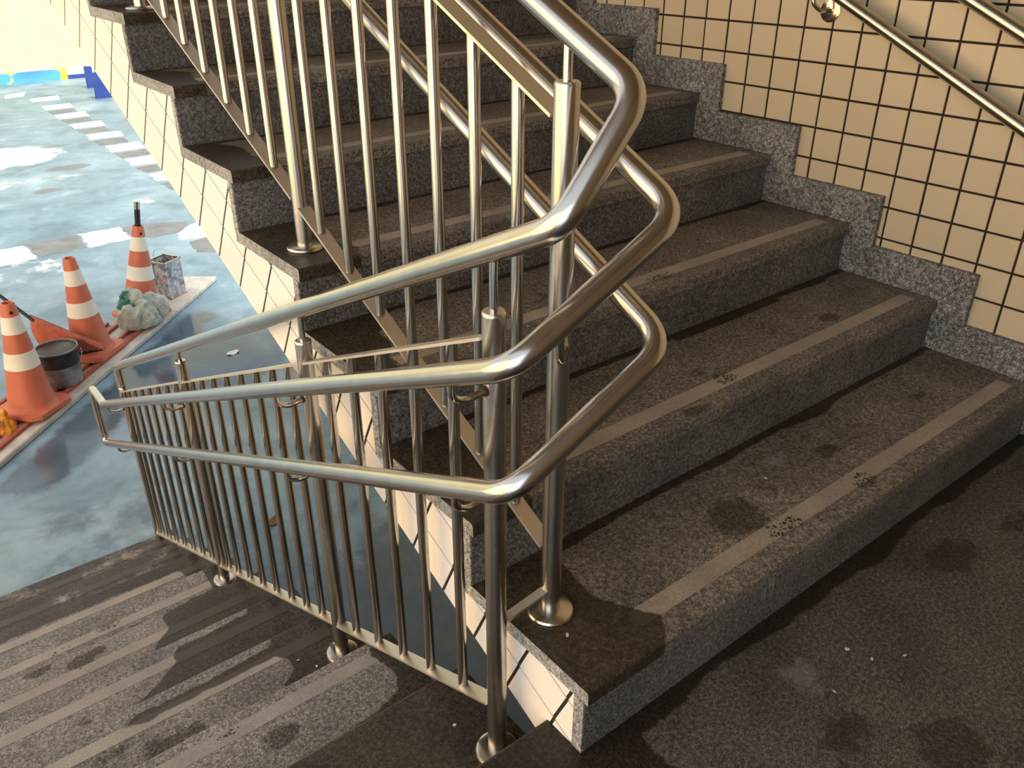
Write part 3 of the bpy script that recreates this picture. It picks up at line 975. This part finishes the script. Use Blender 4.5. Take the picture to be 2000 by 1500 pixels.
def along(t, s):
    """t along the strip 0..1, s across from near (0) to far (1)"""
    a = Vector(Pn[0]).lerp(Vector(Pn[1]), t); b = Vector(Pf[0]).lerp(Vector(Pf[1]), t)
    return a.lerp(b, s)
def strip(name, s0, s1, h, mat, t1=0.76):
    pl = [along(0.0, s0), along(t1, s0), along(t1, s1), along(0.0, s1)]
    return prism(name, [tuple(p) for p in pl], 'z', PADZ - 0.004, PADZ + h, mat, pad, 0.0)
strip('track_bed', 0.20, 0.40, 0.002, M_PINK)
strip('track_rail', 0.17, 0.235, 0.022, M_RED)
strip('track_rail', 0.36, 0.41, 0.022, M_RED)
strip('track_bed', 0.75, 0.93, 0.002, M_PINK)
strip('track_rail', 0.72, 0.775, 0.022, M_RED)
strip('track_rail', 0.93, 0.985, 0.022, M_RED)

def make_cone(base, tilt, label):
    c = empty('traffic_cone', base)
    H, R0, R1 = 0.735, 0.148, 0.040
    bm = bmesh.new()
    # square foot with clipped corners
    s, q = 0.185, 0.045
    pl = [(-s + q, -s), (s - q, -s), (s, -s + q), (s, s - q), (s - q, s), (-s + q, s), (-s, s - q), (-s, -s + q)]
    A = [bm.verts.new((x, y, 0.0)) for x, y in pl]; B = [bm.verts.new((x * 0.97, y * 0.97, 0.026)) for x, y in pl]
    bm.faces.new(A[::-1]); bm.faces.new(B)
    for i in range(8): bm.faces.new([A[i], A[(i + 1) % 8], B[(i + 1) % 8], B[i]])
    bm_obj('foot', bm, M_CONE, c)
    def R(z): return R0 + (R1 - R0) * z / H
    lathe('cone_body', [(R(0) + 0.022, 0.022), (R(0) + 0.006, 0.032), (R(0.06), 0.06), (R(0.36), 0.36), (R(H - 0.01), H - 0.01), (R1 - 0.004, H), (R1 - 0.012, H - 0.002), (R1 - 0.014, H - 0.08)], M_CONE, c, 40, base)
    for a, b in ((H * 0.415, H * 0.565), (H * 0.735, H * 0.885)):
        lathe('reflective_band', [(R(a), a), (R(a) + 0.002, a), (R(b) + 0.002, b), (R(b), b)], M_BAND, c, 40, base)
    c.rotation_euler = (Matrix.Rotation(tilt[1], 3, 'Y') @ Matrix.Rotation(tilt[0], 3, 'X') @ Matrix.Rotation(tilt[2], 3, 'Z')).to_euler()
    tag(c, label, 'traffic cone', 'orange and white traffic cones on the concrete strip')
    return c
R_ = math.radians
c1 = make_cone((-0.235, 4.985, PADZ + 0.022), (R_(-1), R_(2.5), 0.7), 'orange traffic cone with two white bands, nearest the handrail ends, beside the dark bucket')
c2 = make_cone((0.305, 5.62, PADZ + 0.022), (0, 0, 0.72), 'orange traffic cone with two white bands, middle one, beside the broom')
c3 = make_cone((0.816, 6.095, PADZ + 0.026), (R_(1), R_(8.5), 0.75), 'orange traffic cone holding a short black pole, behind the plastic bag')
# dark holes in the cone tips
for c in (c1, c3):
    for a in (-2.2, 0.9):
        h_ = lathe('tip_hole', [(0.010, 0.0), (0.0105, 0.002), (0.0, 0.0022)], M_BLACK, c, 14, c.location)
        zt = 0.735 * 0.925
        rr = 0.148 + (0.040 - 0.148) * 0.925
        h_.matrix_local = Matrix.Rotation(a, 4, 'Z') @ Matrix.Translation((rr, 0, zt)) @ Matrix.Rotation(math.pi / 2 - 0.14, 4, 'Y')

# black pole with a bare metal tip standing in the far cone
tip = Vector((math.sin(R_(8.5)), -math.sin(R_(1)), 0.99)).normalized()
mp_ = empty('marker_pole', Vector(c3.location) + tip * 0.60)
tag(mp_, 'short black pole with bare metal tip sticking out of a cone', 'pole')
b0 = Vector(c3.location)
tube('shaft', [b0 + tip * 0.60, b0 + tip * 0.865], 0.0215, M_BLACK, mp_, 20)
tube('metal_tip', [b0 + tip * 0.865, b0 + tip * 0.925], 0.0225, M_STEEL, mp_, 20)

# square paint tin
def tin_label():
    mt, nt, b = new_mat('printed_tin')
    c = coord(nt)
    n1 = noise(nt, c, 16, 4, 0.7)
    n2 = noise(nt, c, 9, 4, 0.7)
    col = ramp(nt, n1, [(0.36, (0.10, 0.115, 0.14)), (0.50, (0.33, 0.35, 0.39)), (0.66, (0.62, 0.63, 0.65))])
    col = mixc(nt, mth(nt, 'MULTIPLY', sstep(nt, n2, 0.54, 0.62), 0.7), col, (0.50, 0.16, 0.13))
    L(nt, col, b.inputs['Base Color'])
    b.inputs['Roughness'].default_value = 0.35
    b.inputs['Metallic'].default_value = 0.35
    return mt
M_TIN = tin_label()
can = empty('paint_tin', (1.15, 6.40, PADZ + 0.001))
tag(can, 'square printed metal paint tin with dark contents behind the plastic bag', 'paint tin')
w_, hh = 0.092, 0.33
bm = bmesh.new()
prof = [(-w_, -w_), (w_, -w_), (w_, w_), (-w_, w_)]
for i in range(4):
    a, b_ = prof[i], prof[(i + 1) % 4]
    for off_, flip in ((0.0, False), (0.004, True)):
        f_ = 1 - off_ / w_
        vs = [bm.verts.new((a[0] * f_, a[1] * f_, 0)), bm.verts.new((b_[0] * f_, b_[1] * f_, 0)), bm.verts.new((b_[0] * f_, b_[1] * f_, hh)), bm.verts.new((a[0] * f_, a[1] * f_, hh))]
        bm.faces.new(vs if not flip else vs[::-1])
bm.faces.new([bm.verts.new((p[0], p[1], 0.002)) for p in prof])
tin = bm_obj('tin_body', bm, M_TIN, can)

cx_, cy_ = can.location.x, can.location.y
for zz, th_ in ((0.0, 0.010), (hh - 0.010, 0.012)):
    bm = bmesh.new()
    for sx_, sy_, ax in ((0, -1, 'x'), (0, 1, 'x'), (-1, 0, 'y'), (1, 0, 'y')):
        hx, hy = (w_ + 0.005, 0.005) if ax == 'x' else (0.005, w_ + 0.005)
        ret = bmesh.ops.create_cube(bm, size=1.0)
        for v in ret['verts']:
            v.co = Vector((v.co.x * 2 * hx + sx_ * w_, v.co.y * 2 * hy + sy_ * w_, v.co.z * th_ + zz + th_ / 2))
    bm_obj('tin_rim', bm, M_STEEL, can)
M_SLUDGE = plain('dark_paint', (0.035, 0.036, 0.045), 0.35, 0, 0.5, 14, bmp=0.5)
bm = bmesh.new()
N_ = 14
gv = [[bm.verts.new((-w_ * .96 + 2 * w_ * .96 * i / N_, -w_ * .96 + 2 * w_ * .96 * j / N_, hh - 0.045 + 0.035 * fbm(i * 0.35, j * 0.35, 2.2))) for j in range(N_ + 1)] for i in range(N_ + 1)]
for i in range(N_):
    for j in range(N_):
        bm.faces.new([gv[i][j], gv[i + 1][j], gv[i + 1][j + 1], gv[i][j + 1]])
bm_obj('paint_inside', bm, M_SLUDGE, can, True)
tube('wire_handle', [Vector((0, 0.115 * math.cos(a), hh + 0.09 * math.sin(a))) + can.location for a in [math.pi * k / 16 for k in range(17)]], 0.0025, M_STEEL, can, 8)
can.rotation_euler = (0, 0, R_(28))

# translucent pail with dark paint
pl_m, pnt, pb = new_mat('milky_plastic')
pb.inputs['Base Color'].default_value = (0.42, 0.43, 0.44, 1)
pb.inputs['Roughness'].default_value = 0.3
L(pnt, ramp(pnt, noise(pnt, coord(pnt), 11, 4), [(0.3, (0.07, 0.07, 0.08)), (0.65, (0.30, 0.31, 0.33))]), pb.inputs['Base Color'])
pail = empty('paint_pail', (0.02, 5.235, PADZ + 0.024))
tag(pail, 'round grey plastic pail smeared with dark paint between two traffic cones', 'pail')
pr = [(0.118, 0.0), (0.128, 0.12), (0.137, 0.245), (0.140, 0.25), (0.140, 0.262), (0.133, 0.262), (0.131, 0.24), (0.126, 0.20)]
lathe('pail_body', [p for p in pr[:3]] + pr[3:], pl_m, pail, 40, pail.location)
lathe('paint_coat', [(0.1225, 0.115), (0.1308, 0.15), (0.1395, 0.246)], M_SLUDGE, pail, 40, pail.location)
lathe('pail_rim', [(0.138, 0.232), (0.145, 0.234), (0.145, 0.250), (0.138, 0.252)], M_BLACK, pail, 40, pail.location)
lathe('paint_inside', [(0.131, 0.228), (0.10, 0.240), (0.05, 0.232), (0.0, 0.246)], M_SLUDGE, pail, 30, pail.location)
tube('handle', [Vector((0.143 * math.cos(a), -0.05 - 0.07 * math.sin(a), 0.235 - 0.13 * math.sin(a))) + pail.location for a in [math.pi * k / 16 for k in range(17)]], 0.003, M_STEEL, pail, 8)

# orange broom lying against the middle cone
br = empty('broom', (0.22, 5.66, PADZ))
tag(br, 'orange flared plastic broom with a long black handle leaning between the cones', 'broom')
apex = Vector((-0.037, 5.546, PADZ + 0.40))
e0 = Vector((-0.003, 5.522, PADZ + 0.06))
e1 = Vector((0.345, 5.335, PADZ + 0.125))
far0 = Vector((-0.055, 5.553, PADZ + 0.28))
M_BROOM = plain('broom_orange', (0.50, 0.13, 0.075), 0.5, 0, 0.2, 30)
bm = bmesh.new()
th_ = Vector((0, 0.035, 0.03))
def fan(u, v):
    """u across 0..1, v from apex 0 to bristle edge 1"""
    edge = e0.lerp(e1, u) + Vector((0, 0, 0.03 * math.sin(math.pi * u)))
    tp = apex.lerp(far0, 1 - u)
    return tp.lerp(edge, v)
NU_, NV_ = 10, 8
top_v = [[bm.verts.new(fan(i / NU_, 0.72 * j / NV_) - br.location) for j in range(NV_ + 1)] for i in range(NU_ + 1)]
bot_v = [[bm.verts.new(fan(i / NU_, 0.72 * j / NV_) - br.location + th_) for j in range(NV_ + 1)] for i in range(NU_ + 1)]
for i in range(NU_):
    for j in range(NV_):
        bm.faces.new([top_v[i][j], top_v[i + 1][j], top_v[i + 1][j + 1], top_v[i][j + 1]])
        bm.faces.new([bot_v[i][j], bot_v[i][j + 1], bot_v[i + 1][j + 1], bot_v[i + 1][j]])
for j in range(NV_):
    for i in (0, NU_):
        bm.faces.new([top_v[i][j], top_v[i][j + 1], bot_v[i][j + 1], bot_v[i][j]])
for i in range(NU_):
    for j in (0, NV_):
        bm.faces.new([top_v[i][j], top_v[i + 1][j], bot_v[i + 1][j], bot_v[i][j]])
bm_obj('broom_head', bm, M_BROOM, br, True)
bv, bf = [], []
for q in range(420):
    u = random.random()
    o_ = th_ * random.random()
    a = fan(u, 0.70) + o_ - br.location
    b_ = fan(min(1, max(0, u + random.uniform(-0.03, 0.03))), random.uniform(0.97, 1.03)) + o_ * 1.3 - br.location
    s_ = Vector((0.003, 0.0008, 0))
    k0 = len(bv)
    bv += [a - s_, a + s_, b_ + s_, b_ - s_, a + Vector((0, 0.003, 0)), b_ + Vector((0, 0.003, 0))]
    bf += [(k0, k0 + 1, k0 + 2, k0 + 3), (k0 + 1, k0 + 4, k0 + 5, k0 + 2), (k0 + 4, k0, k0 + 3, k0 + 5)]
tag(mesh_obj('bristles', bv, bf, M_BROOM, br), kind='stuff')
tube('bristle_shadow', [e0 + Vector((-0.01, 0.045, 0.0)), e0.lerp(e1, 0.5) + Vector((0, 0.045, 0.0)), e1 + Vector((0.0, 0.04, 0.0))], 0.014, M_BLACK, br, 10)  # black tube standing in for the shadow line under the bristles
tube('handle', [apex + Vector((0.012, 0.0, -0.015)), apex + Vector((-0.13, 0.159, 0.16)), apex + Vector((-0.65, 0.795, 0.80))], 0.0125, M_BLACK, br, 14)

# crumpled plastic bags
def bag(name, loc, size, mat, seed, label, cat, amp=0.42):
    e = empty(name, loc)
    bm = bmesh.new()
    bmesh.ops.create_icosphere(bm, subdivisions=4, radius=1.0)
    rnd = random.Random(int(seed * 10))
    # crumpled film: a few random creases fold the ball, each crease a sharp valley or ridge
    creases = []
    for _ in range(26):
        nrm = Vector((rnd.gauss(0, 1), rnd.gauss(0, 1), rnd.gauss(0, 0.6))).normalized()
        creases.append((nrm, rnd.uniform(-0.75, 0.75), rnd.uniform(0.05, 0.13) * rnd.choice((-1, 1, 1)), rnd.uniform(0.12, 0.3)))
    for v in bm.verts:
        d = v.co.normalized()
        rr = 0.88 + amp * mnoise.noise(Vector((d.x * 1.1 + seed, d.y * 1.1, d.z * 1.1)))
        for nrm, o_, a_, w_c in creases:
            rr += a_ * max(0.0, 1 - abs(d.dot(nrm) - o_) / w_c)
        p = Vector((d.x * size[0], d.y * size[1], d.z * size[2])) * rr
        p.z = max(p.z, -size[2] * 0.62)
        v.co = p + Vector((0, 0, size[2] * 0.62))
    bm_obj('bag_body', bm, mat, e, False)
    tag(e, label, cat)
    return e
bm_m, bnt, bb = new_mat('milky_bag_film')
L(bnt, ramp(bnt, noise(bnt, coord(bnt), 13, 5, 0.7), [(0.3, (0.40, 0.45, 0.37)), (0.65, (0.66, 0.70, 0.61))]), bb.inputs['Base Color'])
bb.inputs['Roughness'].default_value = 0.35
bb.inputs['Transmission Weight'].default_value = 0.15
M_GREEN = plain('green_film', (0.035, 0.20, 0.15), 0.45, 0, 0.35, 20)
bg_ = bag('plastic_bag', (0.735, 5.85, PADZ + 0.024), (0.15, 0.105, 0.175), bm_m, 3.3, 'crumpled milky plastic bag with a green scrap on the concrete strip', 'bag')
bm = bmesh.new()
bmesh.ops.create_icosphere(bm, subdivisions=3, radius=1.0)
for v in bm.verts:
    d = v.co.normalized()
    rr = 1 + 0.6 * mnoise.noise(Vector((d.x * 1.4, d.y * 1.4 + 5, d.z * 1.4)))
    v.co = Vector((d.x * 0.075 * rr - 0.065, d.y * 0.05 * rr - 0.01, d.z * 0.06 * rr + 0.205))
bm_obj('green_scrap', bm, M_GREEN, bg_, False)
g2 = tube('green_tie', [Vector(bg_.location) + Vector(p) for p in ((-0.09, 0, 0.21), (-0.10, -0.005, 0.275), (-0.075, -0.01, 0.31), (-0.05, -0.01, 0.305))], [0.022, 0.018, 0.014, 0.010], M_GREEN, bg_, 10)
bm = bmesh.new()
bmesh.ops.create_icosphere(bm, subdivisions=4, radius=1.0)
for v in bm.verts:
    d = v.co.normalized()
    rr = 0.9 + 0.3 * mnoise.noise(Vector((d.x * 1.1 + 9, d.y * 1.1, d.z))) + 0.15 * (1 - 2 * abs(mnoise.noise(Vector((d.x * 2.2, d.y * 2.2 + 4, d.z)))))
    p = Vector((d.x * 0.10 * rr + 0.14, d.y * 0.08 * rr + 0.06, max(d.z * 0.13 * rr, -0.10) + 0.10))
    v.co = p
bm_obj('bag_flap', bm, bm_m, bg_, False)
M_AMBER = plain('amber_film', (0.75, 0.30, 0.03), 0.4, 0, 0.4, 14)
bag('orange_bag', (-0.455, 4.80, PADZ), (0.085, 0.07, 0.085), M_AMBER, 7.1, 'small crumpled orange yellow bag at the foot of the nearest cone', 'bag')

# blue painted post and wedge by the far wall
bp = prism('blue_post', [(3.575, FL), (3.725, FL), (3.72, -1.14), (3.594, -1.13)], 'y', 18.6, 18.7, M_BLUEP)
tag(bp, 'leaning flat blue painted post near the far yellow wall', 'post')
bw = prism('blue_wedge', [(3.37, FL), (3.66, FL), (3.62, -1.40), (3.46, -1.06), (3.39, -1.30)], 'y', 17.2, 17.3, M_BLUEP)
tag(bw, 'blue triangular board standing beside the blue post', 'board')

# litter
def leaf(name, loc, s, mat, label, cat, rz):
    N_ = 10
    vs, fs = [], []
    for i in range(N_):
        a = 2 * math.pi * i / N_
        rr = s * (1 + 0.25 * fbm(math.cos(a) * 1.5, math.sin(a) * 1.5, loc[0] * 9))
        vs.append((rr * math.cos(a), rr * 0.62 * math.sin(a), 0.006 + 0.012 * fbm(a, 3.0, loc[0])))
    n0 = len(vs)
    vs += [(x * 0.94, y * 0.94, z - 0.004) for x, y, z in vs]
    fs = [tuple(range(N_)), tuple(range(n0, 2 * N_))[::-1]] + [(i, n0 + i, n0 + (i + 1) % N_, (i + 1) % N_) for i in range(N_)]
    o = mesh_obj(name, vs, fs, mat)
    o.location = loc
    o.rotation_euler = (0, 0, rz)
    tag(o, label, cat)
    return o
M_LEAF = plain('brown_leaf', (0.16, 0.075, 0.03), 0.7, 0, 0.3, 40)
M_SCRAP = plain('pale_scrap', (0.62, 0.60, 0.58), 0.8, 0, 0.15, 30)
leaf('dry_leaf', (0.53, 2.93, FL + 0.002), 0.045, M_LEAF, 'brown dry leaf on the blue floor behind the balusters', 'leaf', 0.6)
leaf('paper_scrap', (1.157, 5.05, FL + 0.002), 0.055, M_SCRAP, 'pale paper scrap on the blue floor below the top rail', 'scrap', 0.2)
chips = [(-0.150, 0.945, -3 * r, 'tiny white chip on the lower flight, left of the second post foot'),
         (-0.120, 0.895, -3 * r, 'tiny white chip on the lower flight, touching close to the second post foot'),
         (-0.075, 0.300, -r, 'tiny white chip on the top tread of the lower flight beside the newel post'),
         (0.06, 0.12, r, 'tiny white chip on the wet left end of the first rising tread'),
         (0.585, -0.145, 0.0, 'tiny white chip on the landing nearest the first riser'),
         (0.60, -0.19, 0.0, 'tiny white chip on the landing, rightmost of the close pair'),
         (0.47, -0.19, 0.0, 'tiny white chip on the landing beside the pale grey smudge'),
         (0.66, -0.225, 0.0, 'tiny white chip alone at the right of the landing chips'),
         (0.75, 0.20, r, 'tiny white chip on the dry middle of the first rising tread')]
for q, (x, y, z, lbl) in enumerate(chips):
    o = leaf('paint_chip', (x, y, z + 0.0005), 0.0045, M_SCRAP, lbl, 'chip', q * 1.3)
    o.scale = (1, 1, 0.3)
    o['group'] = 'white paint chips scattered on treads and landing'
